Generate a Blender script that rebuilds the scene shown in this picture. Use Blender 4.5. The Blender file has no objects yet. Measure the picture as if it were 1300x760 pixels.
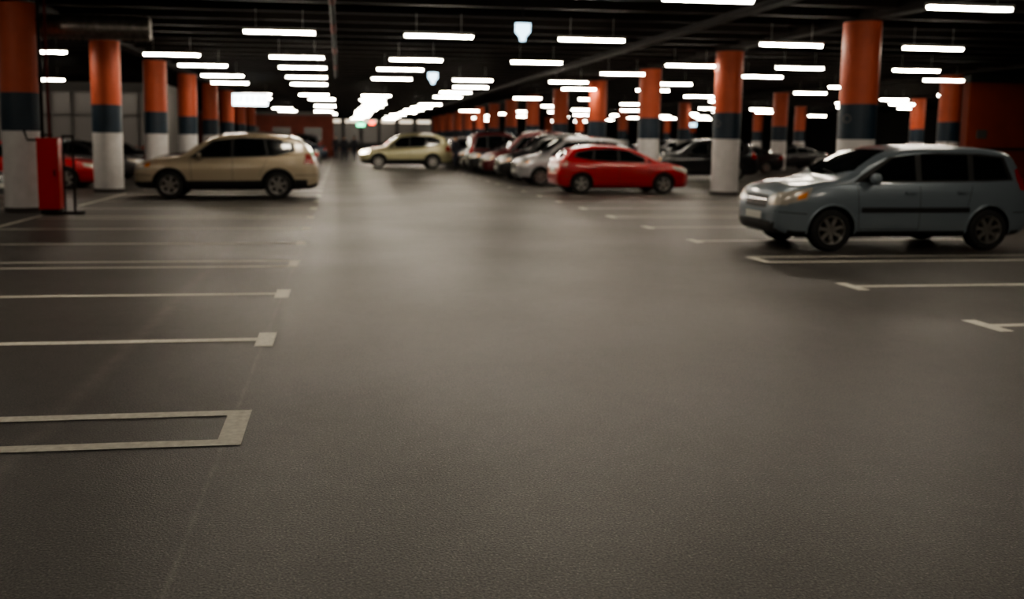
import bpy, bmesh, math, random
from mathutils import Matrix, Vector
from mathutils.bvhtree import BVHTree
random.seed(4)
scene = bpy.context.scene
COL = scene.collection

# ------------------------------------------------------------------ materials
def mat(name, color, rough=0.5, metal=0.0, coat=0.0, emit=None, estr=0.0, noise=None, bump=0.0, spec=0.5):
    m = bpy.data.materials.new(name); m.use_nodes = True
    nt = m.node_tree; b = nt.nodes['Principled BSDF']
    b.inputs['Base Color'].default_value = (*color, 1)
    b.inputs['Roughness'].default_value = rough
    b.inputs['Metallic'].default_value = metal
    b.inputs['Coat Weight'].default_value = coat
    b.inputs['Coat Roughness'].default_value = 0.08
    b.inputs['Specular IOR Level'].default_value = spec
    if emit:
        b.inputs['Emission Color'].default_value = (*emit, 1)
        b.inputs['Emission Strength'].default_value = estr
    if noise:
        sc, amt = noise
        tc = nt.nodes.new('ShaderNodeTexCoord')
        n = nt.nodes.new('ShaderNodeTexNoise'); n.inputs['Scale'].default_value = sc; n.inputs['Detail'].default_value = 6
        nt.links.new(tc.outputs['Object'], n.inputs['Vector'])
        mr = nt.nodes.new('ShaderNodeMapRange')
        mr.inputs['From Min'].default_value = 0.25; mr.inputs['From Max'].default_value = 0.75
        mr.inputs['To Min'].default_value = 1 - amt; mr.inputs['To Max'].default_value = 1 + amt
        nt.links.new(n.outputs['Fac'], mr.inputs['Value'])
        mx = nt.nodes.new('ShaderNodeVectorMath'); mx.operation = 'SCALE'
        mx.inputs[0].default_value = color
        nt.links.new(mr.outputs['Result'], mx.inputs['Scale'])
        nt.links.new(mx.outputs[0], b.inputs['Base Color'])
        if bump:
            bp = nt.nodes.new('ShaderNodeBump'); bp.inputs['Strength'].default_value = bump
            nt.links.new(n.outputs['Fac'], bp.inputs['Height']); nt.links.new(bp.outputs[0], b.inputs['Normal'])
    return m

def asphalt():
    m = bpy.data.materials.new('asphalt'); m.use_nodes = True
    nt = m.node_tree; L = nt.links; N = nt.nodes; b = N['Principled BSDF']
    tc = N.new('ShaderNodeTexCoord')
    def noise(scale, detail=4):
        n = N.new('ShaderNodeTexNoise'); n.inputs['Scale'].default_value = scale; n.inputs['Detail'].default_value = detail
        L.new(tc.outputs['Object'], n.inputs['Vector']); return n
    def rng(src, a, b_, c, d):
        r = N.new('ShaderNodeMapRange'); r.inputs[1].default_value = a; r.inputs[2].default_value = b_
        r.inputs[3].default_value = c; r.inputs[4].default_value = d; L.new(src, r.inputs[0]); return r.outputs[0]
    def mth(op, a, b_):
        n = N.new('ShaderNodeMath'); n.operation = op
        for i, s in enumerate((a, b_)):
            if isinstance(s, (int, float)): n.inputs[i].default_value = s
            else: L.new(s, n.inputs[i])
        return n.outputs[0]
    fine = noise(95, 3); mid = noise(6, 6); big = noise(0.35, 5)
    v = mth('MULTIPLY', rng(fine.outputs['Fac'], .3, .7, .05, 2.0), rng(mid.outputs['Fac'], .3, .7, .86, 1.14))
    v = mth('MULTIPLY', v, rng(big.outputs['Fac'], .3, .7, .84, 1.16))
    vo = N.new('ShaderNodeTexVoronoi'); vo.inputs['Scale'].default_value = 50
    L.new(tc.outputs['Object'], vo.inputs['Vector'])
    sp = rng(vo.outputs['Distance'], .08, .26, 2.0, 0.0)
    v = mth('ADD', v, sp)
    sep = N.new('ShaderNodeSeparateXYZ'); L.new(tc.outputs['Object'], sep.inputs[0])
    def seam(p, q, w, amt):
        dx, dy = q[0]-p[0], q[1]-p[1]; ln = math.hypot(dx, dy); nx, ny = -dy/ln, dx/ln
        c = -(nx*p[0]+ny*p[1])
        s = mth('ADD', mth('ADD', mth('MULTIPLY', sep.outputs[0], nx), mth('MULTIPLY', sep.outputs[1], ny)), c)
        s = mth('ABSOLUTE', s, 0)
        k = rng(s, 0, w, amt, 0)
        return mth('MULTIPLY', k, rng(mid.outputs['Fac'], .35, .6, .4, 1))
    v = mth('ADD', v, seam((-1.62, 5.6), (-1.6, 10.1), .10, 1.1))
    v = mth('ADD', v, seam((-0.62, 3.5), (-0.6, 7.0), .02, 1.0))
    sc = N.new('ShaderNodeVectorMath'); sc.operation = 'SCALE'; sc.inputs[0].default_value = (0.0425, 0.0375, 0.0335)
    L.new(v, sc.inputs['Scale']); L.new(sc.outputs[0], b.inputs['Base Color'])
    L.new(rng(big.outputs['Fac'], .3, .7, .40, .50), b.inputs['Roughness'])
    b.inputs['Specular IOR Level'].default_value = 0.42
    bp = N.new('ShaderNodeBump'); bp.inputs['Strength'].default_value = .5; bp.inputs['Distance'].default_value = .006
    L.new(fine.outputs['Fac'], bp.inputs['Height']); L.new(bp.outputs[0], b.inputs['Normal'])
    return m

M = dict(
    asphalt=asphalt(),
    line=mat('road_paint', (.62, .60, .52), .6, noise=(25, .2)),
    orange=mat('orange_paint', (.44, .082, .035), .55, noise=(3, .12)),
    orangewall=mat('orange_wall_paint', (.36, .062, .028), .6, noise=(1.2, .15)),
    navy=mat('navy_paint', (.011, .027, .045), .5, noise=(3, .15)),
    white=mat('white_paint', (.60, .585, .58), .5, noise=(4, .1)),
    scuff=mat('scuffed_rubber', (.05, .045, .045), .6),
    wall=mat('dark_wall', (.022, .020, .020), .8, noise=(.5, .3)),
    brick=mat('terracotta_wall', (.20, .045, .028), .7, noise=(1, .2)),
    ceil=mat('ceiling_deck', (.013, .010, .009), .9, noise=(.6, .4), spec=.2),
    beam=mat('beam_steel', (.017, .0135, .012), .8, noise=(1, .3), spec=.2),
    housing=mat('lamp_housing', (.4, .4, .38), .5),
    tube=mat('lamp_tube', (1, 1, 1), .5, emit=(1, .89, .73), estr=82),
    red=mat('fire_red', (.50, .008, .010), .4, coat=.3),
    blackmetal=mat('black_metal', (.014, .012, .012), .7, 0, spec=.2),
    redpipe=mat('red_pipe', (.10, .014, .012), .7, spec=.2),
    duct=mat('foil_duct', (.25, .23, .21), .4, .8, noise=(9, .4), bump=.8),
    sign=mat('sign_lit', (1, 1, 1), .5, emit=(.85, .95, 1), estr=9),
    signblue=mat('sign_blue_lit', (1, 1, 1), .5, emit=(.50, .80, 1), estr=4),
    green=mat('exit_green_lit', (.1, .8, .4), .5, emit=(.05, 1, .45), estr=6),
    redlit=mat('red_lit', (.8, .05, .02), .5, emit=(1, .08, .03), estr=8),
    shopglass=mat('shop_glass_lit', (.08, .08, .08), .3, emit=(.9, .75, .6), estr=.05),
    shoplit=mat('shop_window_lit', (.3, .3, .3), .3, emit=(1, .85, .65), estr=1.4),
    frame=mat('pale_frame', (.12, .115, .11), .5),
    dkframe=mat('dark_frame', (.03, .03, .03), .5),
    rubber=mat('tyre_rubber', (.012, .012, .012), .75),
    plastic=mat('black_plastic', (.012, .012, .013), .5),
    glass=mat('car_glass', (.006, .008, .009), .06, coat=.3),
    alloy=mat('alloy_rim', (.40, .39, .37), .3, .85),
    lamp=mat('headlamp_glass', (.55, .52, .46), .12, .3, coat=.8),
    lampon=mat('headlamp_lit', (1, 1, 1), .2, emit=(1, .85, .6), estr=14),
    amber=mat('amber_lens', (.75, .25, .04), .2, coat=.6),
    tail=mat('tail_lens', (.32, .008, .008), .15, coat=.8),
    plate=mat('number_plate', (.6, .6, .56), .5),
    chrome=mat('chrome', (.6, .6, .6), .15, 1),
    skin=mat('skin', (.45, .26, .18), .6), cloth=mat('dark_cloth', (.02, .022, .03), .9),
    denim=mat('denim', (.025, .03, .045), .9), hair=mat('hair', (.02, .012, .008), .7),
)
def paint(name, c, metal=.35):
    return mat('paint_'+name, c, .32, metal, coat=.8)

# ------------------------------------------------------------------ mesh builder
class B:
    def __init__(s): s.v = []; s.f = []; s.m = []
    def add(s, verts, faces, mi):
        o = len(s.v); s.v += [tuple(v) for v in verts]
        s.f += [tuple(i+o for i in f) for f in faces]
        s.m += [mi]*len(faces) if isinstance(mi, int) else list(mi)
    def box(s, c, d, mi=0, rot=None, taper=1.0):
        vs = []
        for z in (-1, 1):
            k = taper if z > 0 else 1
            for x, y in ((-1, -1), (1, -1), (1, 1), (-1, 1)):
                p = Vector((x*d[0]/2*k, y*d[1]/2*k, z*d[2]/2))
                if rot is not None: p = rot @ p
                vs.append(p+Vector(c))
        s.add(vs, [(3, 2, 1, 0), (4, 5, 6, 7), (0, 1, 5, 4), (1, 2, 6, 5), (2, 3, 7, 6), (3, 0, 4, 7)], mi)
    def tube(s, pts, rad, mi=0, n=8, cap=True):
        pts = [Vector(p) for p in pts]; vs = []; fs = []
        rads = rad if isinstance(rad, list) else [rad]*len(pts)
        for i, p in enumerate(pts):
            t = (pts[min(i+1, len(pts)-1)]-pts[max(i-1, 0)]).normalized()
            up = Vector((0, 0, 1)) if abs(t.z) < .9 else Vector((0, 1, 0))
            a = t.cross(up).normalized(); b = a.cross(t)
            for k in range(n):
                an = 2*math.pi*k/n
                vs.append(p+(a*math.cos(an)+b*math.sin(an))*rads[i])
        for i in range(len(pts)-1):
            for k in range(n):
                fs.append((i*n+k, i*n+(k+1) % n, (i+1)*n+(k+1) % n, (i+1)*n+k))
        if cap:
            fs.append(tuple(range(n))[::-1]); fs.append(tuple((len(pts)-1)*n+k for k in range(n)))
        s.add(vs, fs, mi)
    def lathe(s, prof, c, axis, n, mi):
        vs = []; fs = []; ms = []
        for (o, r) in prof:
            for k in range(n):
                an = 2*math.pi*k/n
                if axis == 'Y': vs.append((c[0]+r*math.cos(an), c[1]+o, c[2]+r*math.sin(an)))
                else: vs.append((c[0]+r*math.cos(an), c[1]+r*math.sin(an), c[2]+o))
        for i in range(len(prof)-1):
            for k in range(n):
                fs.append((i*n+k, i*n+(k+1) % n, (i+1)*n+(k+1) % n, (i+1)*n+k))
                ms.append(mi if isinstance(mi, int) else mi[i])
        s.add(vs, fs, ms)
    def sphere(s, c, r, mi, n=10, m=7):
        vs = []; fs = []
        for i in range(m+1):
            ph = math.pi*i/m
            for k in range(n):
                an = 2*math.pi*k/n
                vs.append((c[0]+r[0]*math.sin(ph)*math.cos(an), c[1]+r[1]*math.sin(ph)*math.sin(an), c[2]+r[2]*math.cos(ph)))
        for i in range(m):
            for k in range(n):
                fs.append((i*n+k, i*n+(k+1) % n, (i+1)*n+(k+1) % n, (i+1)*n+k))
        s.add(vs, fs, mi)
    def mesh(s, name, mats, smooth=None):
        me = bpy.data.meshes.new(name); me.from_pydata(s.v, [], s.f)
        for m in mats: me.materials.append(m)
        me.polygons.foreach_set('material_index', s.m)
        bm = bmesh.new(); bm.from_mesh(me)
        bmesh.ops.recalc_face_normals(bm, faces=bm.faces)
        bm.to_mesh(me); bm.free()
        if smooth is not None:
            me.polygons.foreach_set('use_smooth', [True]*len(me.polygons))
            me.set_sharp_from_angle(angle=math.radians(smooth))
        me.update(); return me
    def obj(s, name, mats, smooth=None, loc=(0, 0, 0), rz=0):
        o = bpy.data.objects.new(name, s.mesh(name, mats, smooth)); COL.objects.link(o)
        o.location = loc; o.rotation_euler = (0, 0, rz); return o

def pchip(pts):
    xs = [p[0] for p in pts]; ys = [p[1] for p in pts]; n = len(xs)
    h = [xs[i+1]-xs[i] for i in range(n-1)]; d = [(ys[i+1]-ys[i])/h[i] for i in range(n-1)]
    m = [d[0]]+[0 if d[i-1]*d[i] <= 0 else 2*d[i-1]*d[i]/(d[i-1]+d[i]) for i in range(1, n-1)]+[d[-1]]
    def f(x):
        if x <= xs[0]: return ys[0]
        if x >= xs[-1]: return ys[-1]
        i = max(k for k in range(n-1) if xs[k] <= x)
        t = (x-xs[i])/h[i]
        return ((1+2*t)*(1-t)**2*ys[i]+t*(1-t)**2*h[i]*m[i]+t*t*(3-2*t)*ys[i+1]+t*t*(t-1)*h[i]*m[i+1])
    return f

# ------------------------------------------------------------------ cars
P, G, K, T, R_, HL, TL, PL, CH, AM = range(10)
def car_mesh(name, S, paintmat, lit=False):
    L, W = S['L'], S['W']; hw = W/2
    fz = pchip(S['top'])
    fb = pchip([(0, S['zb']+.16), (.06, S['zb']+.05), (.25, S['zb']), (L-.3, S['zb']), (L-.05, S['zb']+.07), (L, S['zb']+.2)])
    nw = S.get('nose', .62)
    fw = pchip([(0, nw*hw), (.05, (nw+.14)*hw), (.18, .90*hw), (.45, .975*hw), (.9, hw), (L-.9, hw), (L-.4, .975*hw), (L-.12, .92*hw), (L-.03, .86*hw), (L, .76*hw)])
    fbelt = pchip(S['belt']); tum = S.get('tum', .26)
    xs = [0.0]; N = 1200; acc = 0; prev = (0, fz(0)); step = L*1.45/64
    for i in range(1, N+1):
        x = L*i/N; c = (x, fz(x)); acc += math.dist(c, prev); prev = c
        if acc >= step or x-xs[-1] > .09: xs.append(x); acc = 0
    if L-xs[-1] < .01: xs[-1] = L
    else: xs.append(L)
    def half(x):
        zb, zt, w = fb(x), fz(x), fw(x); ze = min(fbelt(x), zt-.075)
        dz = ze-zb
        p = [(0, zb), (w*.8, zb), (w*.93, zb+.03), (w*.975, zb+.09), (w*.99, zb+dz*.28), (w, zb+dz*.5), (w, zb+dz*.7), (w*.985, ze-dz*.12), (w*.955, ze-.012), (w*.935, ze)]
        H = zt-ze; rc = min(.13, H*.8)
        y0 = w*.925; zs = zt-rc
        for k in (.12, .4, .7, 1.0):
            z = ze+(zs-ze)*k; p.append((y0-(z-ze)*tum, z))
        yA = p[-1][0]; ry = max(rc*1.1, .1)
        cz = zt-.035 if H > .2 else zt-.02
        for k in (22, 45, 68, 90):
            a = math.radians(k); p.append((yA-ry*(1-math.cos(a)), zs+(cz-zs)*math.sin(a)))
        yT = p[-1][0]
        p += [(yT*.66, cz+(zt-cz)*.56), (yT*.33, cz+(zt-cz)*.89), (0, zt)]
        return p
    vs = []; fs = []; nring = None
    for x in xs:
        h = half(x); ring = [(x, y, z) for y, z in h]+[(x, -y, z) for y, z in h[-2:0:-1]]
        nring = len(ring); vs += ring
    for i in range(len(xs)-1):
        for k in range(nring):
            fs.append((i*nring+k, (i+1)*nring+k, (i+1)*nring+(k+1) % nring, i*nring+(k+1) % nring))
    fs.append(tuple(range(nring))); fs.append(tuple((len(xs)-1)*nring+k for k in range(nring))[::-1])
    bd = B(); bd.add(vs, fs, P)
    mats = [paintmat, M['glass'], M['plastic'], M['rubber'], M['alloy'], M['lampon'] if lit else M['lamp'], M['tail'], M['plate'], M['chrome'], M['amber']]
    me = bd.mesh(name+'_shell', mats)
    bvh = BVHTree.FromPolygons([v.co for v in me.vertices], [tuple(p.vertices) for p in me.polygons])
    clad = S.get('clad', .0)
    for p in me.polygons:
        if p.center.z < S['zb']+.05+clad and p.center.z < .62: p.material_index = K
    xf, xr, r = S['xf'], S['xr'], S['r']
    cut = B()
    for xw in (xf, xr):
        for sy in (-1, 1):
            y0, y1 = sy*(hw-.30), sy*(hw+.2)
            n = 40; rr = r+.05
            vv = []
            for yy in (y0, y1):
                for k in range(n):
                    a = 2*math.pi*k/n; vv.append((xw+rr*math.cos(a), yy, r+rr*math.sin(a)))
            ff = [(k, (k+1) % n, n+(k+1) % n, n+k) for k in range(n)]+[tuple(range(n))[::-1], tuple(range(n, 2*n))]
            cut.add(vv, ff, K)
    co = bpy.data.objects.new('cutter', cut.mesh('cutter', mats)); COL.objects.link(co)
    bo = bpy.data.objects.new('shell', me); COL.objects.link(bo)
    md = bo.modifiers.new('b', 'BOOLEAN'); md.operation = 'DIFFERENCE'; md.object = co; md.solver = 'EXACT'
    dg = bpy.context.evaluated_depsgraph_get(); dg.update()
    em = bpy.data.meshes.new_from_object(bo.evaluated_get(dg))
    out = B()
    ok = len(em.polygons) > 100
    src = em if ok else me
    out.add([v.co.copy() for v in src.vertices], [tuple(p.vertices) for p in src.polygons], [p.material_index for p in src.polygons])
    bpy.data.objects.remove(co); bpy.data.objects.remove(bo)
    def poly_at(pl, t):
        n = len(pl)-1; q = min(int(t*n), n-1); u = t*n-q
        return tuple(pl[q][j]*(1-u)+pl[q+1][j]*u for j in range(2))
    def patch(bot, top, how, off, mi, nu=None, nv=7):
        nu = nu or (len(bot)-1)*5
        gr = {}
        vv = []
        for i in range(nu+1):
            for j in range(nv+1):
                a, b = poly_at(bot, i/nu), poly_at(top, i/nu); t = j/nv
                p = (a[0]*(1-t)+b[0]*t, a[1]*(1-t)+b[1]*t)
                if how == 'R': o, d = (p[0], 3, p[1]), (0, -1, 0)
                elif how == 'L': o, d = (p[0], -3, p[1]), (0, 1, 0)
                elif how == 'F': o, d = (-3, p[0], p[1]), (1, 0, 0)
                elif how == 'B': o, d = (L+3, p[0], p[1]), (-1, 0, 0)
                else: o, d = (p[0], p[1], 4), (0, 0, -1)
                h = bvh.ray_cast(Vector(o), Vector(d))
                if h[0] is None: continue
                nrm = h[1]
                if nrm.dot(Vector(d)) > 0: nrm = -nrm
                gr[(i, j)] = len(vv); vv.append(h[0]+nrm*off)
        ff = []
        for i in range(nu):
            for j in range(nv):
                ks = [(i, j), (i+1, j), (i+1, j+1), (i, j+1)]
                if all(k in gr for k in ks): ff.append(tuple(gr[k] for k in ks))
        if ff: out.add(vv, ff, mi)
    def side(bot, top, off, mi, **k):
        patch(bot, top, 'R', off, mi, **k); patch(bot, top, 'L', off, mi, **k)
    def yside(x, z):
        h = bvh.ray_cast(Vector((x, 3, z)), Vector((0, -1, 0))); return h[0].y if h[0] else hw
    def seam(a, b, w=.008):
        if abs(a[0]-b[0]) > abs(a[1]-b[1]): side([(a[0], a[1]-w/2), (b[0], b[1]-w/2)], [(a[0], a[1]+w/2), (b[0], b[1]+w/2)], .003, K, nu=14, nv=1)
        else: side([(a[0]-w/2, a[1]), (a[0]+w/2, a[1])], [(b[0]-w/2, b[1]), (b[0]+w/2, b[1])], .003, K, nu=1, nv=14)
    bot, top = S['dlo']
    side(bot, top, .004, K, nu=36)
    for pb, pt in S['panes']: side(pb, pt, .009, G, nu=12)
    xc, xt, wb, wt = S['ws']
    patch([(xc+.16, -wb), (xc+.03, -wb*.5), (xc, 0), (xc+.03, wb*.5), (xc+.16, wb)], [(xt+.03, -wt), (xt, -wt*.5), (xt-.01, 0), (xt, wt*.5), (xt+.03, wt)], 'T', .006, G, nv=12)
    how, b0, t0, wb, wt = S['rw']
    if how == 'B': patch([(-wb, b0), (0, b0), (wb, b0)], [(-wt, t0), (0, t0), (wt, t0)], 'B', .008, G)
    else: patch([(b0, -wb), (b0, 0), (b0, wb)], [(t0, -wt), (t0, 0), (t0, wt)], 'T', .006, G, nv=10)
    zs = S['zb']+.12
    for x0, x1 in S['seams']: seam((x0, zs if abs(x0-xr) > .6 else r+.25), (x1, fbelt(x1)-.02))
    seam((S['seams'][0][0], zs), (S['seams'][1][0], zs))
    if 'strip' in S:
        z0, xa, xb = S['strip']; side([(xa, z0-.035), (xb, z0-.035)], [(xa, z0+.035), (xb, z0+.035)], .014, K, nu=20, nv=2)
    for hx in S['handles']:
        z = fbelt(hx)-.12
        for sy in (-1, 1): out.box((hx, sy*(yside(hx, z)+.018), z), (.17, .035, .03), S.get('hm', P))
    for poly in S['hl_f']:
        for sy in (-1, 1): patch([(sy*a, b) for a, b in poly[0]], [(sy*a, b) for a, b in poly[1]], 'F', .007, HL)
    for poly in S['hl_s']: side(poly[0], poly[1], .007, HL, nu=10)
    for poly in S.get('am_s', []): side(poly[0], poly[1], .011, AM, nu=6)
    g = S['grille']
    for (w1, z1, w2, z2) in g: patch([(-w1, z1), (0, z1-.01), (w1, z1)], [(-w2, z2), (0, z2+.01), (w2, z2)], 'F', .006, K)
    for (w1, z1, w2, z2) in g[:1]:
        for k in (.33, .66):
            z = z1+(z2-z1)*k; ww = w1+(w2-w1)*k; patch([(-ww, z-.008), (ww, z-.008)], [(-ww, z+.008), (ww, z+.008)], 'F', .014, CH, nu=12, nv=1)
    zp = S['plate']
    patch([(-.26, zp-.055), (.26, zp-.055)], [(-.26, zp+.055), (.26, zp+.055)], 'F', .03, PL, nu=8, nv=2)
    zp = S['rplate']
    patch([(-.26, zp-.055), (.26, zp-.055)], [(-.26, zp+.055), (.26, zp+.055)], 'B', .015, PL, nu=8, nv=2)
    for poly in S['tl_b']:
        for sy in (-1, 1): patch([(sy*a, b) for a, b in poly[0]], [(sy*a, b) for a, b in poly[1]], 'B', .007, TL)
    for poly in S['tl_s']: side(poly[0], poly[1], .007, TL, nu=6)
    zbm = S['bump']
    side([(.02, zbm-.006), (S['xf']-r-.08, zbm-.03)], [(.02, zbm+.006), (S['xf']-r-.08, zbm-.018)], .003, K, nu=10, nv=1)
    side([(S['xr']+r+.08, zbm-.01), (L-.03, zbm)], [(S['xr']+r+.08, zbm+.002), (L-.03, zbm+.012)], .003, K, nu=10, nv=1)
    for xw in (xf, xr):
        for sy in (-1, 1):
            pts = []
            for k in range(-8, 189, 7):
                a = math.radians(k); x, z = xw+(r+.06)*math.cos(a), r+(r+.06)*math.sin(a)
                if z < S['zb']+.02: continue
                pts.append((x, sy*(yside(x, z)+.0), z))
            out.tube(pts, S.get('lip', .02), K if S.get('cladarch') else P, n=6)
    for xw in (xf, xr):
        for sy in (-1, 1):
            yc = sy*(hw-.115)
            w = .105
            pr = [(-w, r*.62), (-w, r*.9), (-w*.8, r*.98), (-w*.4, r), (w*.4, r), (w*.8, r*.98), (w, r*.9), (w*1.02, r*.78), (w, r*.66)]
            pr = [(o*sy, q) for o, q in pr]
            out.lathe(pr, (xw, yc, r), 'Y', 36, T)
            rim = [(w*1.0, r*.67), (w*.97, r*.62), (w*.55, r*.585), (-w*.2, r*.56)]
            out.lathe([(o*sy, q) for o, q in rim], (xw, yc, r), 'Y', 36, R_)
            out.lathe([(w*.1*sy, r*.57), (w*.1*sy, .001)], (xw, yc, r), 'Y', 24, K)
            out.lathe([(-w*sy, r*.63), (-w*sy, .001)], (xw, yc, r), 'Y', 24, K)
            ns = S.get('spokes', 5)
            for k in range(ns):
                a = 2*math.pi*k/ns+.3
                rot = Matrix.Rotation(-a, 3, 'Y')
                c = Vector((xw, yc+sy*w*.62, r))+rot @ Vector((r*.34, 0, 0))
                out.box(c, (r*.56, .035, r*(.9/ns+.05)), R_, rot=rot)
            out.lathe([(sy*w*.85, r*.001), (sy*w*.85, r*.12), (sy*w*.6, r*.17)], (xw, yc, r), 'Y', 16, R_)
    mx = S['mirror']
    for sy in (-1, 1):
        zb_ = fbelt(mx)+.07
        yy = yside(mx, fbelt(mx)+.02)
        out.sphere((mx, sy*(yy+.14), zb_+.02), (.075, .12, .085), P)
        out.box((mx+.03, sy*(yy+.04), zb_-.04), (.06, .12, .03), K)
        out.sphere((mx+.035, sy*(yy+.14), zb_+.02), (.05, .10, .07), G)
    if S.get('rails'):
        xa, xb = S['rails']
        for sy in (-1, 1):
            pts = []
            for k in range(13):
                x = xa+(xb-xa)*k/12; y = fw(x)*.925-(fz(x)-.13-fbelt(x))*tum-.06
                lift = .055 if 0 < k < 12 else .0
                h = bvh.ray_cast(Vector((x, y, 4)), Vector((0, 0, -1)))
                pts.append((x, sy*y, h[0].z+lift))
            out.tube(pts, .02, S.get('railm', K), n=6)
    out.box((L/2, 0, S['zb']+.0), (L*.8, W*.6, .06), K)
    out.tube([(xc+.02, -.45, fz(xc+.02)+.0), (xc+.1, .1, fz(xc+.1)+.012)], .008, K, n=4)
    out.tube([(L-.7, .3, fz(L-.7)), (L-.6, .3, fz(L-.7)+.2)], .006, K, n=4)
    out.v = [(x-L/2, y, z) for x, y, z in out.v]
    return out.mesh(name, mats, 32)

SUV = dict(L=4.72, W=1.84, zb=.25, r=.36, xf=.93, xr=3.68, nose=.66, tum=.30,
    top=[(0, .66), (.03, .84), (.12, .93), (.55, 1.03), (1.18, 1.12), (1.55, 1.36), (1.95, 1.60), (2.35, 1.70), (3.0, 1.725), (3.7, 1.69), (4.2, 1.60), (4.42, 1.40), (4.60, 1.12), (4.68, .95), (4.72, .60)],
    belt=[(0, .90), (1.1, 1.0), (2.5, 1.03), (3.6, 1.08), (4.3, 1.14), (4.72, 1.14)],
    dlo=([(1.42, 1.05), (2.0, 1.055), (2.8, 1.075), (3.6, 1.11), (4.14, 1.22)], [(1.52, 1.12), (2.02, 1.50), (2.8, 1.585), (3.6, 1.56), (4.08, 1.46)]),
    panes=[([(1.56, 1.085), (2.48, 1.095)], [(2.06, 1.47), (2.48, 1.54)]), ([(2.56, 1.10), (3.38, 1.13)], [(2.56, 1.55), (3.30, 1.54)]), ([(3.46, 1.13), (4.04, 1.23)], [(3.38, 1.535), (4.0, 1.44)])],
    ws=(1.26, 2.0, .66, .55), rw=('B', 1.18, 1.50, .62, .52),
    seams=[(1.5, 1.45), (2.52, 2.52), (3.2, 3.42)], handles=(2.36, 3.3),
    hl_f=[([(.42, .70), (.78, .74)], [(.46, .86), (.80, .93)])], hl_s=[([(.06, .72), (.45, .80)], [(.09, .89), (.50, .96)])],
    am_s=[([(.32, .80), (.44, .82)], [(.34, .90), (.47, .93)])],
    grille=[(.36, .68, .40, .86), (.55, .34, .62, .50)], plate=.55, rplate=.85,
    tl_b=[([(.62, .90), (.80, .90)], [(.60, 1.2), (.74, 1.2)])], tl_s=[([(4.34, .92), (4.62, .90)], [(4.40, 1.18), (4.52, 1.18)])],
    bump=.62, mirror=1.72, rails=(2.15, 4.05), clad=.12, cladarch=True, lip=.028, spokes=6, railm=R_)
MPV = dict(L=4.06, W=1.72, zb=.21, r=.315, xf=.80, xr=3.33, nose=.64, tum=.20,
    top=[(0, .60), (.03, .78), (.10, .89), (.45, 1.01), (.98, 1.09), (1.33, 1.32), (1.68, 1.50), (2.1, 1.575), (2.8, 1.59), (3.4, 1.565), (3.72, 1.51), (3.86, 1.32), (3.97, 1.0), (4.03, .85), (4.06, .55)],
    belt=[(0, .85), (.9, .99), (2.2, .99), (3.3, 1.01), (4.06, 1.02)],
    dlo=([(1.14, 1.02), (1.9, 1.02), (2.7, 1.03), (3.3, 1.04), (3.74, 1.06)], [(1.24, 1.11), (1.72, 1.40), (2.5, 1.47), (3.2, 1.455), (3.60, 1.41)]),
    panes=[([(1.30, 1.05), (2.13, 1.05)], [(1.76, 1.375), (2.13, 1.44)]), ([(2.23, 1.055), (2.98, 1.06)], [(2.23, 1.445), (2.98, 1.435)]), ([(3.08, 1.065), (3.66, 1.085)], [(3.08, 1.43), (3.54, 1.39)])],
    ws=(1.04, 1.72, .66, .56), rw=('B', 1.08, 1.42, .60, .52),
    seams=[(1.22, 1.18), (2.18, 2.18), (2.92, 3.03)], handles=(2.02, 2.86), strip=(.62, 1.24, 2.98),
    hl_f=[([(.40, .66), (.75, .68)], [(.42, .82), (.78, .90)])], hl_s=[([(.06, .68), (.40, .76)], [(.09, .86), (.50, .95)])],
    am_s=[([(.26, .76), (.38, .79)], [(.28, .83), (.42, .88)])],
    grille=[(.34, .62, .37, .80), (.56, .30, .60, .42)], plate=.50, rplate=.78,
    tl_b=[([(.62, .95), (.76, .95)], [(.58, 1.30), (.68, 1.30)])], tl_s=[([(3.84, .92), (4.0, .90)], [(3.78, 1.22), (3.84, 1.24)])],
    bump=.58, mirror=1.40, clad=.03, lip=.018, spokes=7)
HATCH = dict(L=4.15, W=1.72, zb=.19, r=.31, xf=.86, xr=3.42, nose=.62, tum=.28,
    top=[(0, .56), (.03, .70), (.10, .79), (.5, .92), (1.02, 1.01), (1.5, 1.26), (1.95, 1.42), (2.4, 1.48), (2.9, 1.48), (3.4, 1.43), (3.76, 1.33), (3.94, 1.12), (4.07, .94), (4.12, .78), (4.15, .52)],
    belt=[(0, .78), (1.0, .90), (2.2, .94), (3.2, .98), (3.8, 1.03), (4.15, 1.04)],
    dlo=([(1.22, .945), (1.8, .95), (2.5, .97), (3.1, 1.0), (3.66, 1.10)], [(1.34, 1.03), (1.92, 1.29), (2.5, 1.36), (3.1, 1.335), (3.58, 1.25)]),
    panes=[([(1.38, .97), (2.22, .985)], [(1.96, 1.275), (2.22, 1.325)]), ([(2.31, .99), (3.02, 1.02)], [(2.31, 1.335), (2.98, 1.32)]), ([(3.10, 1.025), (3.58, 1.11)], [(3.06, 1.305), (3.52, 1.24)])],
    ws=(1.12, 1.94, .64, .54), rw=('B', 1.08, 1.30, .56, .46),
    seams=[(1.32, 1.28), (2.27, 2.27), (3.0, 3.06)], handles=(2.12, 2.92),
    hl_f=[([(.42, .58), (.72, .62)], [(.44, .70), (.74, .80)])], hl_s=[([(.06, .60), (.50, .72)], [(.09, .76), (.62, .86)])],
    grille=[(.36, .56, .40, .68), (.5, .28, .62, .44)], plate=.48, rplate=.72,
    tl_b=[([(.60, .80), (.76, .80)], [(.56, 1.0), (.68, 1.0)])], tl_s=[([(3.86, .80), (4.08, .80)], [(3.82, 1.04), (3.96, 1.02)])],
    bump=.52, mirror=1.50, clad=.0, lip=.014, spokes=5)
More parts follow.
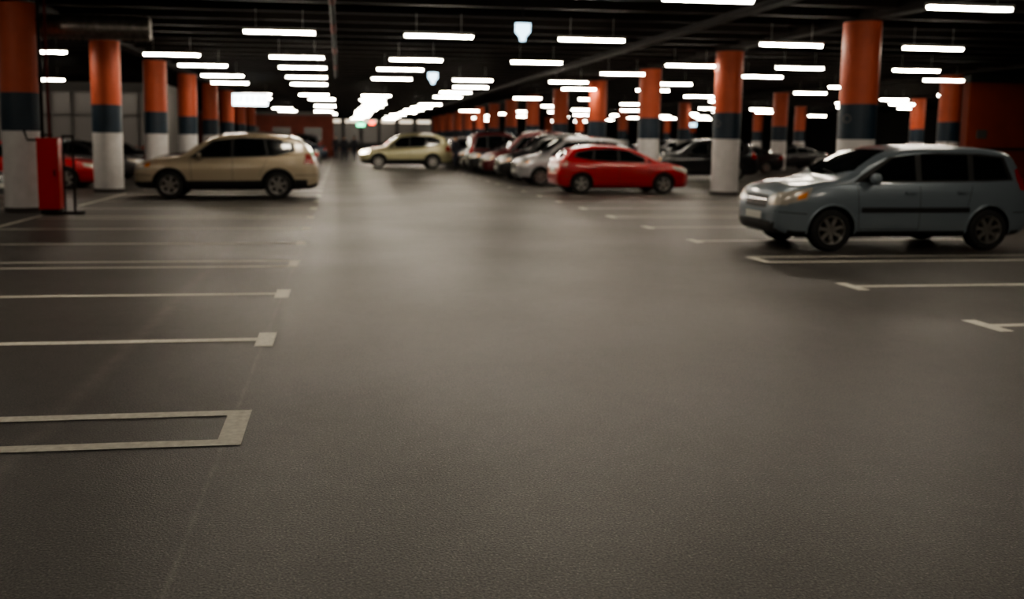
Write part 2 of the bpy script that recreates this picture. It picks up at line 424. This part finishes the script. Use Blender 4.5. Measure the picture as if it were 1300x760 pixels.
SEDAN = dict(L=4.6, W=1.78, zb=.19, r=.32, xf=.92, xr=3.60, nose=.62, tum=.34,
    top=[(0, .54), (.03, .68), (.12, .76), (.6, .88), (1.2, .97), (1.75, 1.24), (2.15, 1.40), (2.6, 1.455), (3.1, 1.42), (3.5, 1.27), (3.92, 1.06), (4.3, 1.03), (4.5, .98), (4.57, .80), (4.6, .5)],
    belt=[(0, .76), (1.1, .88), (2.4, .93), (3.6, .96), (4.6, .98)],
    dlo=([(1.42, .925), (2.0, .94), (2.7, .955), (3.2, .97), (3.68, 1.02)], [(1.55, 1.0), (2.12, 1.26), (2.7, 1.33), (3.1, 1.28), (3.58, 1.08)]),
    panes=[([(1.6, .955), (2.48, .975)], [(2.16, 1.25), (2.48, 1.30)]), ([(2.57, .98), (3.3, 1.0)], [(2.57, 1.305), (3.15, 1.235)]), ([(3.36, 1.0), (3.6, 1.03)], [(3.24, 1.21), (3.54, 1.08)])],
    ws=(1.3, 2.14, .64, .54), rw=('T', 3.9, 3.2, .58, .48),
    seams=[(1.45, 1.4), (2.53, 2.53), (3.2, 3.42)], handles=(2.36, 3.26),
    hl_f=[([(.42, .58), (.72, .60)], [(.44, .70), (.74, .76)])], hl_s=[([(.06, .60), (.40, .68)], [(.09, .74), (.48, .80)])],
    grille=[(.36, .54, .42, .68), (.5, .28, .62, .42)], plate=.46, rplate=.74,
    tl_b=[([(.50, .76), (.78, .76)], [(.50, .92), (.76, .92)])], tl_s=[([(4.30, .76), (4.54, .76)], [(4.34, .92), (4.50, .92)])],
    bump=.52, mirror=1.68, clad=.0, lip=.014, spokes=5)
import copy
def tall(S, dz):
    S = copy.deepcopy(S)
    z0 = .9
    k = lambda z: z if z < z0 else z0+(z-z0)*dz
    S['top'] = [(x, k(z)) for x, z in S['top']]; S['belt'] = [(x, k(z)) for x, z in S['belt']]
    S['dlo'] = tuple([(x, k(z)) for x, z in q] for q in S['dlo'])
    S['panes'] = [tuple([(x, k(z)) for x, z in q] for q in p) for p in S['panes']]
    h, b0, t0, a, b = S['rw']; S['rw'] = (h, k(b0) if h == 'B' else b0, k(t0) if h == 'B' else t0, a, b)
    return S

pnt = dict(
    beige=paint('champagne', (.48, .405, .295), .4), blue=paint('steel_blue', (.19, .23, .265), .3),
    red=paint('red', (.42, .008, .014), .15), silver=paint('silver', (.42, .42, .43), .6),
    gold=paint('pale_gold', (.42, .40, .25), .4), black=paint('black', (.010, .010, .012), .2),
    maroon=paint('maroon', (.09, .007, .010), .3), navy=paint('navy', (.012, .02, .045), .3),
    grey=paint('grey', (.06, .06, .065), .5), white=paint('white', (.6, .6, .6), .0))
meshes = {
 'beige': car_mesh('suv', SUV, pnt['beige']), 'gold': car_mesh('suv_gold', tall(SUV, 1.12), pnt['gold'], lit=True),
 'blue': car_mesh('minivan', MPV, pnt['blue']), 'redh': car_mesh('hatchback', HATCH, pnt['red']),
 'silverv': car_mesh('minivan_silver', tall(MPV, 1.22), pnt['silver']), 'whiteh': car_mesh('hatchback_white', HATCH, pnt['white']),
 'blacksuv': car_mesh('suv_black', SUV, pnt['black']), 'van': car_mesh('van_maroon', tall(MPV, 1.6), pnt['maroon']),
 'blackvan': car_mesh('van_black', tall(MPV, 1.4), pnt['black']),
 'navys': car_mesh('sedan_navy', SEDAN, pnt['navy']), 'greys': car_mesh('sedan_grey', SEDAN, pnt['grey']),
 'blacks': car_mesh('sedan_black', SEDAN, pnt['black']), 'reds': car_mesh('sedan_red', SEDAN, pnt['red']),
}
kind = dict(beige='suv_car', gold='suv_car', blue='compact_minivan_car', redh='hatchback_car', silverv='compact_minivan_car', whiteh='hatchback_car',
            blacksuv='suv_car', van='minivan_car', blackvan='minivan_car', navys='sedan_car', greys='sedan_car', blacks='sedan_car', reds='sedan_car')
def park(key, x, y, rz=0.0, s=1.0):
    o = bpy.data.objects.new(kind[key], meshes[key]); COL.objects.link(o)
    o.location = (x, y, 0.0); o.rotation_euler = (0, 0, rz); o.scale = (s, s, s); return o
PI = math.pi
park('blue', 8.43, 13.32, 0)
park('beige', -2.92, 25.05, 0)
park('redh', 8.55, 27.36, PI)
park('silverv', 8.25, 32.2, 0)
park('blackvan', 8.2, 35.6, 0.0)
park('van', 8.15, 39.3, 0)
park('gold', 3.55, 49.4, 0.0, 1.05)
yy = 42.2
for k in ['blacksuv', 'blacks', 'van', 'blackvan', 'greys', 'blacksuv', 'navys', 'silverv', 'blacks', 'redh', 'blackvan', 'greys', 'blacksuv', 'navys']:
    park(k, 8.4+random.uniform(-.2, .2), yy, 0 if random.random() < .7 else PI); yy += 2.45 if random.random() < .8 else 4.7
for k, x, y, r in [('blacksuv', 14.9, 36.6, 0), ('blacks', 14.7, 43.6, 0), ('greys', 14.7, 50.5, PI), ('navys', 14.8, 58, 0),
                   ('blacksuv', 14.8, 63, 0), ('blacks', 26.8, 51.9, 0), ('whiteh', 27.2, 45.0, 0), ('greys', 26.8, 58.6, 0),
                   ('blacksuv', 26.8, 64, PI), ('silverv', 26.8, 71.5, 0), ('blacks', 20.2, 44.6, .0), ('navys', 30.6, 48.2, 0)]:
    park(k, x, y, r)
for k, x, y, r in [('blacksuv', -3.7, 31.2, 0), ('reds', -9.45, 29.2, PI), ('blacks', -9.9, 21.6, PI), ('greys', -9.6, 35.6, PI),
                   ('blacks', -9.7, 38.4, 0), ('blacksuv', -3.4, 38.5, PI), ('greys', -3.2, 43, 0), ('navys', -3.1, 64, 0), ('blackvan', -3.3, 69, 0), ('blacks', -3.3, 74, 0)]:
    park(k, x, y, r)

# ------------------------------------------------------------------ room shell
def slab(name, lo, hi, m):
    b = B(); b.box([(lo[i]+hi[i])/2 for i in range(3)], [hi[i]-lo[i] for i in range(3)], 0)
    return b.obj(name, [m])
X0, X1, Y0, Y1, ZC = -30, 48, -8, 125, 4.95
slab('floor', (X0, Y0, -.2), (X1, Y1, 0), M['asphalt'])
slab('ceiling', (X0, Y0, ZC), (X1, Y1, ZC+.2), M['ceil'])
slab('wall_left', (X0-.3, Y0, -.2), (X0, Y1, ZC+.2), M['wall'])
slab('wall_right', (X1, Y0, -.2), (X1+.3, Y1, ZC+.2), M['wall'])
slab('wall_back', (X0, Y1, -.2), (X1, Y1+.3, ZC+.2), M['wall'])
slab('wall_front', (X0, Y0-.3, -.2), (X1, Y0, ZC+.2), M['wall'])
b = B()
y = Y0+1
while y < Y1:
    b.box(((X0+X1)/2, y, 4.66), (X1-X0-.02, .14, .56), 0); b.box(((X0+X1)/2, y, 4.385), (X1-X0-.02, .3, .03), 0)
    y += 1.55
for x in (-24, -6.55, 11.6, 23.9, 34.2):
    b.box((x, (Y0+Y1)/2, 4.6), (.4, Y1-Y0-.02, .66), 0)
b.obj('ceiling_beams', [M['beam']])

def column(x, y, mark=False):
    b = B(); r = .405
    pr = [(0, r+.012), (.10, r+.012), (.101, r), (1.68, r), (1.681, r), (2.46, r), (2.461, r), (4.27, r)]
    b.lathe(pr, (0, 0, 0), 'Z', 36, [3, 3, 2, 2, 1, 1, 0])
    if mark:
        a0 = math.radians(208); n = 20; vs = []; fs = []
        for k in range(n):
            a = 2*math.pi*k/n
            for rr in (.07, .10):
                off = math.cos(a)*rr/r
                d = Vector((math.cos(a0+off), math.sin(a0+off), 0))
                vs.append(d*(r+.012)+Vector((0, 0, 2.14+math.sin(a)*rr)))
        for k in range(n):
            j = (k+1) % n; fs.append((2*k, 2*k+1, 2*j+1, 2*j))
        b.add(vs, fs, 4)
    return b.obj('concrete_column', [M['orange'], M['navy'], M['white'], M['scuff'], M['frame']], 40, (x, y, 0))
for k in range(14):
    if k < 8: column(-6.55, 20.1+7*k)
    column(11.6, 19.3+7*k, k in (0, 1))
    column(-24, 20.1+7*k)
for k in range(12): column(23.9, 33.3+7*k)
for k in range(9): column(34.2, 50.5+7*k)

# ------------------------------------------------------------------ floor markings
b = B(); z = .004
def rect(x0, x1, y0, y1):
    b.add([(x0, y0, z), (x1, y0, z), (x1, y1, z), (x0, y1, z)], [(0, 1, 2, 3)], 0)
def stall_lines(xe, xi, ys, dbl, ymax=116):
    s = 1 if xi > xe else -1
    for yc, d in zip(ys, dbl):
        if yc > ymax: continue
        if d:
            for q in (-.26, .26): rect(*sorted((xe+s*.13, xi)), yc+q-.05, yc+q+.05)
            rect(*sorted((xe, xe+s*.13)), yc-.31, yc+.31)
        else:
            rect(*sorted((xe+s*.13, xi)), yc-.055, yc+.055)
            rect(*sorted((xe, xe+s*.14)), yc-.25, yc+.25)
ys = [.6, 2.8, 5.0, 7.22, 9.37, 11.65, 13.94, 16.2, 18.5, 20.8]; dd = [0, 0, 1, 0, 0, 1, 0, 0, 1, 0]
while ys[-1] < 112: ys.append(ys[-1]+2.33); dd.append(1 if len(ys) % 3 == 0 else 0)
stall_lines(-.52, -5.75, ys, dd, 76)
stall_lines(5.62, 10.95, ys[2:], [1]+dd[3:])
stall_lines(17.2, 12.2, ys[8:], dd[8:])
stall_lines(-12.2, -7.2, ys[4:], dd[4:], 46)
yv = 14.6
while yv < 60: rect(-5.95, -5.85, yv, yv+4.6); yv += 7
b.obj('parking_bay_markings', [M['line']])

# ------------------------------------------------------------------ ceiling lamps
b = B()
def fixture(x, y, zc=3.85, l=1.5):
    b.box((x, y, zc+.06), (l+.05, .13, .05), 0)
    n = 6; vs = []; fs = []
    for xx in (x-l/2, x+l/2):
        for k in range(n+1):
            a = math.pi*k/n; vs.append((xx, y+.05*math.cos(a), zc+.035-.055*math.sin(a)))
    for k in range(n): fs.append((k, k+1, n+1+k+1, n+1+k))
    fs += [tuple(range(n+1)), tuple(range(n+1, 2*n+2))]
    b.add(vs, fs, 1)
    for q in (-.5, .5): b.tube([(x+q, y, zc+.08), (x+q, y, 4.36)], .006, 0, n=4)
colsx = [-22.8, -19, -15.4, -11.8, -8.2, -4.6, -1.2, 2.2, 5.75, 10.5, 14.05, 17.85, 21.5, 25.2, 28.9, 32.6, 36.4, 40]
rows = {2.5: [5.75, 10.5], 8.4: [-4.6, -1.2, 2.3, 5.8, 10.6], 14.3: [2.62, 5.9, 10.5, 14.1, -8.2, -12],
        20.4: [-1.28, 2.2, 5.69, 10.5, 14.1, -11.8], 26.6: [-8.2, -4.63, -1.19, 2.21, 5.77, 10.5, 14.0, 17.87, -12.5],
        30.4: [-4.34, -1.18, 2.0, 9.6, 14.6, 21.5], 35.2: [-4.32, -1.22, 2.0, 5.12, 8.93, 13.2, 20.6, 28]}
for y in (39.8, 44.5, 49.5, 55, 60.5, 66.5, 73, 80, 88, 97, 107):
    rows[y] = [x+random.uniform(-.25, .25) for x in colsx if (random.random() < .52 or (y > 60 and -.5 < x < 6)) and not (y > 42 and x < -7.5)]
for y, xs_ in rows.items():
    for x in xs_: fixture(x, y)
b.obj('fluorescent_ceiling_lamps', [M['housing'], M['tube']])

# ------------------------------------------------------------------ services
b = B(); b.tube([(-.12, 10, 4.02), (-.12, 37, 4.02)], .055, 0, n=10)
for y in (12, 15.2, 19.8, 25, 31): b.tube([(-.12, y, 4.02), (-.12, y+1.6, 4.02)], .065, 1, n=10)
for y in (11, 14, 17, 20, 23, 26, 29, 32, 35): b.tube([(-.12, y, 4.05), (-.12, y, 4.36)], .012, 0, n=6)
b.obj('sprinkler_pipe', [M['blackmetal'], M['redpipe']], 40)
b = B(); pts = []; rads = []
for k in range(61):
    pts.append((-8.0+k*.065, 21.0+.05*math.sin(k*.12), 3.93)); rads.append(.25+(.02 if k % 2 else 0)+random.uniform(-.008, .008))
b.tube(pts, rads, 0, n=18); b.obj('flexible_air_duct', [M['duct']], 60)
b = B()
b.box((8.0, 56, 4.12), (.32, 92, .02), 0)
for s in (-.16, .16): b.box((8.0+s, 56, 4.16), (.02, 92, .09), 0)
for k in range(30): b.tube([(8.0, 11+k*3.1, 4.1), (8.0, 11+k*3.1, 4.36)], .01, 0, n=4)
b.obj('cable_tray', [M['blackmetal']])
b = B()
b.box((0, 0, .82), (.40, .34, 1.40), 0); b.box((0, -.178, .84), (.33, .02, 1.28), 0)
b.box((.13, -.195, .85), (.03, .02, .12), 1); b.box((0, 0, .06), (.34, .28, .12), 1); b.box((0, 0, 1.53), (.42, .36, .03), 0)
b.box((.34, .0, .03), (.5, .3, .06), 1)
for x in (.27, .46): b.tube([(x, -.05, .02), (x, -.05, 1.6)], .022, 1, n=8)
b.tube([(.27, -.05, 1.58), (.46, -.05, 1.58)], .022, 1, n=8)
b.obj('fire_hydrant_cabinet', [M['red'], M['blackmetal']], 30, (-5.78, 19.25, 0))
b = B()
b.tube([(0, 0, 0), (0, 0, 4.36)], .035, 0, n=10); b.tube([(0, 0, 1.5), (-.3, 0, 1.5), (-.36, 0, 1.7)], .025, 0, n=8)
b.tube([(.13, 0, 1.55), (.13, 0, 4.36)], .028, 1, n=10)
for zz in (.4, 1.6, 2.8, 3.9): b.box((.06, .03, zz), (.22, .05, .04), 0)
b.obj('riser_pipes', [M['blackmetal'], M['redpipe']], 40, (-5.98, 19.5, 0))

# ------------------------------------------------------------------ signs
def hang(name, x, y, z, w, h, m, letters=False):
    b = B(); b.box((0, 0, 0), (w, .12, h), 0); b.box((0, -.065, 0), (w-.06, .02, h-.06), 1)
    if letters:
        n = 6
        for k in range(n):
            cx = -w/2+.18+(w-.36)*k/(n-1)
            b.box((cx-.05, -.08, 0), (.035, .02, h*.5), 2); b.box((cx+.01, -.08, h*.22), (.13, .02, .04), 2)
            if k % 2: b.box((cx+.01, -.08, 0), (.13, .02, .04), 2)
            else: b.box((cx+.06, -.08, -.02), (.035, .02, h*.4), 2)
    for s in (-w*.35, w*.35): b.tube([(s, 0, h/2), (s, 0, 4.36-z)], .01, 0, n=6)
    return b.obj(name, [M['blackmetal'], m, M['navy']], loc=(x, y, z))
hang('illuminated_shop_sign', -4.35, 46.2, 3.42, 1.75, .62, M['sign'], True)
hang('exit_sign', 1.2, 52, 2.35, .5, .25, M['green'])
hang('exit_sign', 2.1, 60, 2.6, .4, .3, M['redlit'])
hang('exit_sign', 30, 75, 3.0, .7, .35, M['signblue'])
sh = [(-.15, .15), (.15, .15), (.15, -.02), (.06, -.12), (.05, -.2), (-.05, -.2), (-.06, -.12), (-.15, -.02)]
n = len(sh); vs = [(x, 0, z) for x, z in sh]+[(x, .08, z) for x, z in sh]
for loc in ((3.68, 18.3, 3.78), (2.9, 28.5, 3.5)):
    b = B()
    b.add(vs, [tuple(range(n)), tuple(range(2*n-1, n-1, -1))]+[(k, (k+1) % n, n+(k+1) % n, n+k) for k in range(n)], 0)
    b.tube([(0, .04, .15), (0, .04, 4.36-loc[2])], .012, 1, n=6)
    b.obj('pictogram_sign', [M['signblue'], M['blackmetal']], loc=loc)

# ------------------------------------------------------------------ partitions / shopfronts
b = B()
b.box((32, 33.6, 2.0), (15, 1.2, 4.0), 0); b.box((32, 33.6, 4.47), (15, 1.2, .93), 3); b.box((32, 32.97, 1.42), (15, .06, .10), 1)
b.box((25.1, 32.96, 2.0), (.42, .06, .34), 2); b.box((29.0, 32.96, 1.05), (1.1, .06, 2.1), 3)
b.obj('wall_partition', [M['orangewall'], M['dkframe'], M['frame'], M['dkframe']])
b = B()
b.box((-13, 47, .55), (8.6, .2, 1.1), 1); b.box((-13, 47, 3.95), (8.6, .25, .5), 0); b.box((-13, 47.3, 2.4), (8.6, .05, 2.8), 2)
for k in range(9): b.box((-17.2+k*1.05, 47, 2.4), (.12, .22, 2.8), 0)
b.box((-13, 47, 2.6), (8.6, .22, .1), 0)
b.box((-8.75, 51, 2.1), (.2, 8, 4.2), 0)
b.obj('lobby_storefront', [M['frame'], M['brick'], M['shopglass']])
b = B()
b.box((-6, 78, 1.75), (11, .3, 3.5), 0); b.box((-6, 77.8, 3.6), (11, .3, .3), 1)
for k in range(4): b.box((-10+k*2.6, 77.8, 1.9), (1.5, .1, 1.1), 2)
b.obj('wall_terracotta', [M['brick'], M['frame'], M['shopglass']])
b = B()
b.box((4, 118, 2.0), (18, .3, 4), 1)
for k in range(7): b.box((-3+k*2.3, 117.7, 2.2), (1.9, .2, 2.4), 2)
for k in range(7): b.box((-3+k*2.3, 117.7, 3.75), (1.7, .2, .4), 0)
b.obj('far_storefront', [M['shoplit'], M['dkframe'], M['shopglass']])

# ------------------------------------------------------------------ people in the distance
def person():
    V = {}; E = []; vs = []; rd = []
    def j(n, p, r, par=None):
        V[n] = len(vs); vs.append(p); rd.append(r)
        if par: E.append((V[par], V[n]))
    j('pelvis', (0, 0, .95), .15); j('waist', (0, 0, 1.10), .135, 'pelvis'); j('chest', (0, 0, 1.32), .165, 'waist')
    j('neckb', (0, 0, 1.47), .085, 'chest'); j('neck', (0, -.01, 1.54), .055, 'neckb'); j('jaw', (0, -.02, 1.60), .07, 'neck'); j('head', (0, -.01, 1.68), .098, 'jaw'); j('crown', (0, 0, 1.745), .07, 'head')
    for s, n, fw in ((-1, 'l', .16), (1, 'r', -.14)):
        j(n+'sh', (s*.19, 0, 1.43), .068, 'chest'); j(n+'el', (s*.25, -fw*.3, 1.14), .048, n+'sh'); j(n+'wr', (s*.26, -fw*.9-.04, .89), .032, n+'el')
        j(n+'pa', (s*.26, -fw-.05, .82), .034, n+'wr')
        for i, q in enumerate((-.03, -.01, .01, .03)):
            j(n+'f%d' % i, (s*.262, -fw-.055+q, .77), .010, n+'pa'); j(n+'g%d' % i, (s*.25, -fw-.06+q, .725+abs(q)*.5), .008, n+'f%d' % i)
        j(n+'t', (s*.235, -fw-.09, .80), .010, n+'pa'); j(n+'t2', (s*.23, -fw-.10, .765), .009, n+'t')
        j(n+'hip', (s*.095, 0, .88), .105, 'pelvis'); j(n+'kn', (s*.10, -fw*.9-.03, .49), .065, n+'hip'); j(n+'an', (s*.10, fw*-1.2+.05, .10), .042, n+'kn')
        j(n+'he', (s*.10, fw*-1.2+.05, .045), .042, n+'an'); j(n+'to', (s*.11, fw*-1.2-.13, .035), .034, n+'he')
    me = bpy.data.meshes.new('person'); me.from_pydata(vs, E, []); o = bpy.data.objects.new('tmp', me); COL.objects.link(o)
    md = o.modifiers.new('s', 'SKIN'); md.use_smooth_shade = True
    sv = me.skin_vertices[0].data
    for i, r in enumerate(rd): sv[i].radius = (r, r*(.75 if i in (0, 1, 2) else 1))
    sv[0].use_root = True
    o.modifiers.new('u', 'SUBSURF').levels = 1
    dg = bpy.context.evaluated_depsgraph_get(); dg.update()
    m2 = bpy.data.meshes.new_from_object(o.evaluated_get(dg)); bpy.data.objects.remove(o)
    out = B(); ms = []
    for p in m2.polygons:
        c = p.center
        if c.z > 1.67 or (c.z > 1.58 and c.y > .02): k = 3
        elif c.z > 1.50 or (abs(c.x) > .2 and c.z < .88): k = 0
        elif c.z > .92 or abs(c.x) > .21: k = 1
        elif c.z > .08: k = 2
        else: k = 3
        ms.append(k)
    out.add([v.co.copy() for v in m2.vertices], [tuple(p.vertices) for p in m2.polygons], ms)
    out.sphere((0, -.115, 1.64), (.013, .02, .022), 0)
    for s in (-1, 1): out.sphere((s*.095, -.01, 1.65), (.012, .02, .032), 0); out.sphere((s*.035, -.098, 1.665), (.012, .008, .008), 3)
    out.sphere((0, -.1, 1.605), (.025, .008, .007), 3)
    zmin = min(v[2] for v in out.v); out.v = [(x, y, z-zmin) for x, y, z in out.v]
    return out.mesh('person', [M['skin'], M['cloth'], M['denim'], M['hair']], 60)
pm = person()
for x, y, r in ((6.0, 47.2, .4), (.3, 62, 2.9), (1.0, 63, 3.3), (-.3, 71, 0)):
    o = bpy.data.objects.new('person', pm); COL.objects.link(o); o.location = (x, y, 0); o.rotation_euler = (0, 0, r)

# ------------------------------------------------------------------ world + camera
w = bpy.data.worlds.new('world'); scene.world = w; w.use_nodes = True
w.node_tree.nodes['Background'].inputs[0].default_value = (.02, .018, .016, 1); w.node_tree.nodes['Background'].inputs[1].default_value = .3
f = 1150; cx, cy = 585, 310; rl = .01
u, v = 431-cx, 175-cy; a = u+rl*v; bb = v-rl*u
th = math.atan(-bb/f); ps = math.atan(-a/(f/math.cos(th)))
R = Matrix.Rotation(-ps, 3, 'Z') @ Matrix.Rotation(math.pi/2-th, 3, 'X') @ Matrix.Rotation(rl, 3, 'Z')
cam = bpy.data.cameras.new('camera'); co = bpy.data.objects.new('camera', cam); COL.objects.link(co)
co.matrix_world = Matrix.Translation((0, 0, 1.6)) @ R.to_4x4()
cam.sensor_width = 36; cam.lens = 36*f/1300; cam.shift_x = (650-cx)/1300; cam.shift_y = -(380-cy)/1300
cam.clip_end = 300
cam.dof.use_dof = True; cam.dof.focus_distance = 4.0; cam.dof.aperture_fstop = 1.55
scene.camera = co
try: scene.view_settings.look = 'AgX - Medium High Contrast'
except Exception as e: print(e)
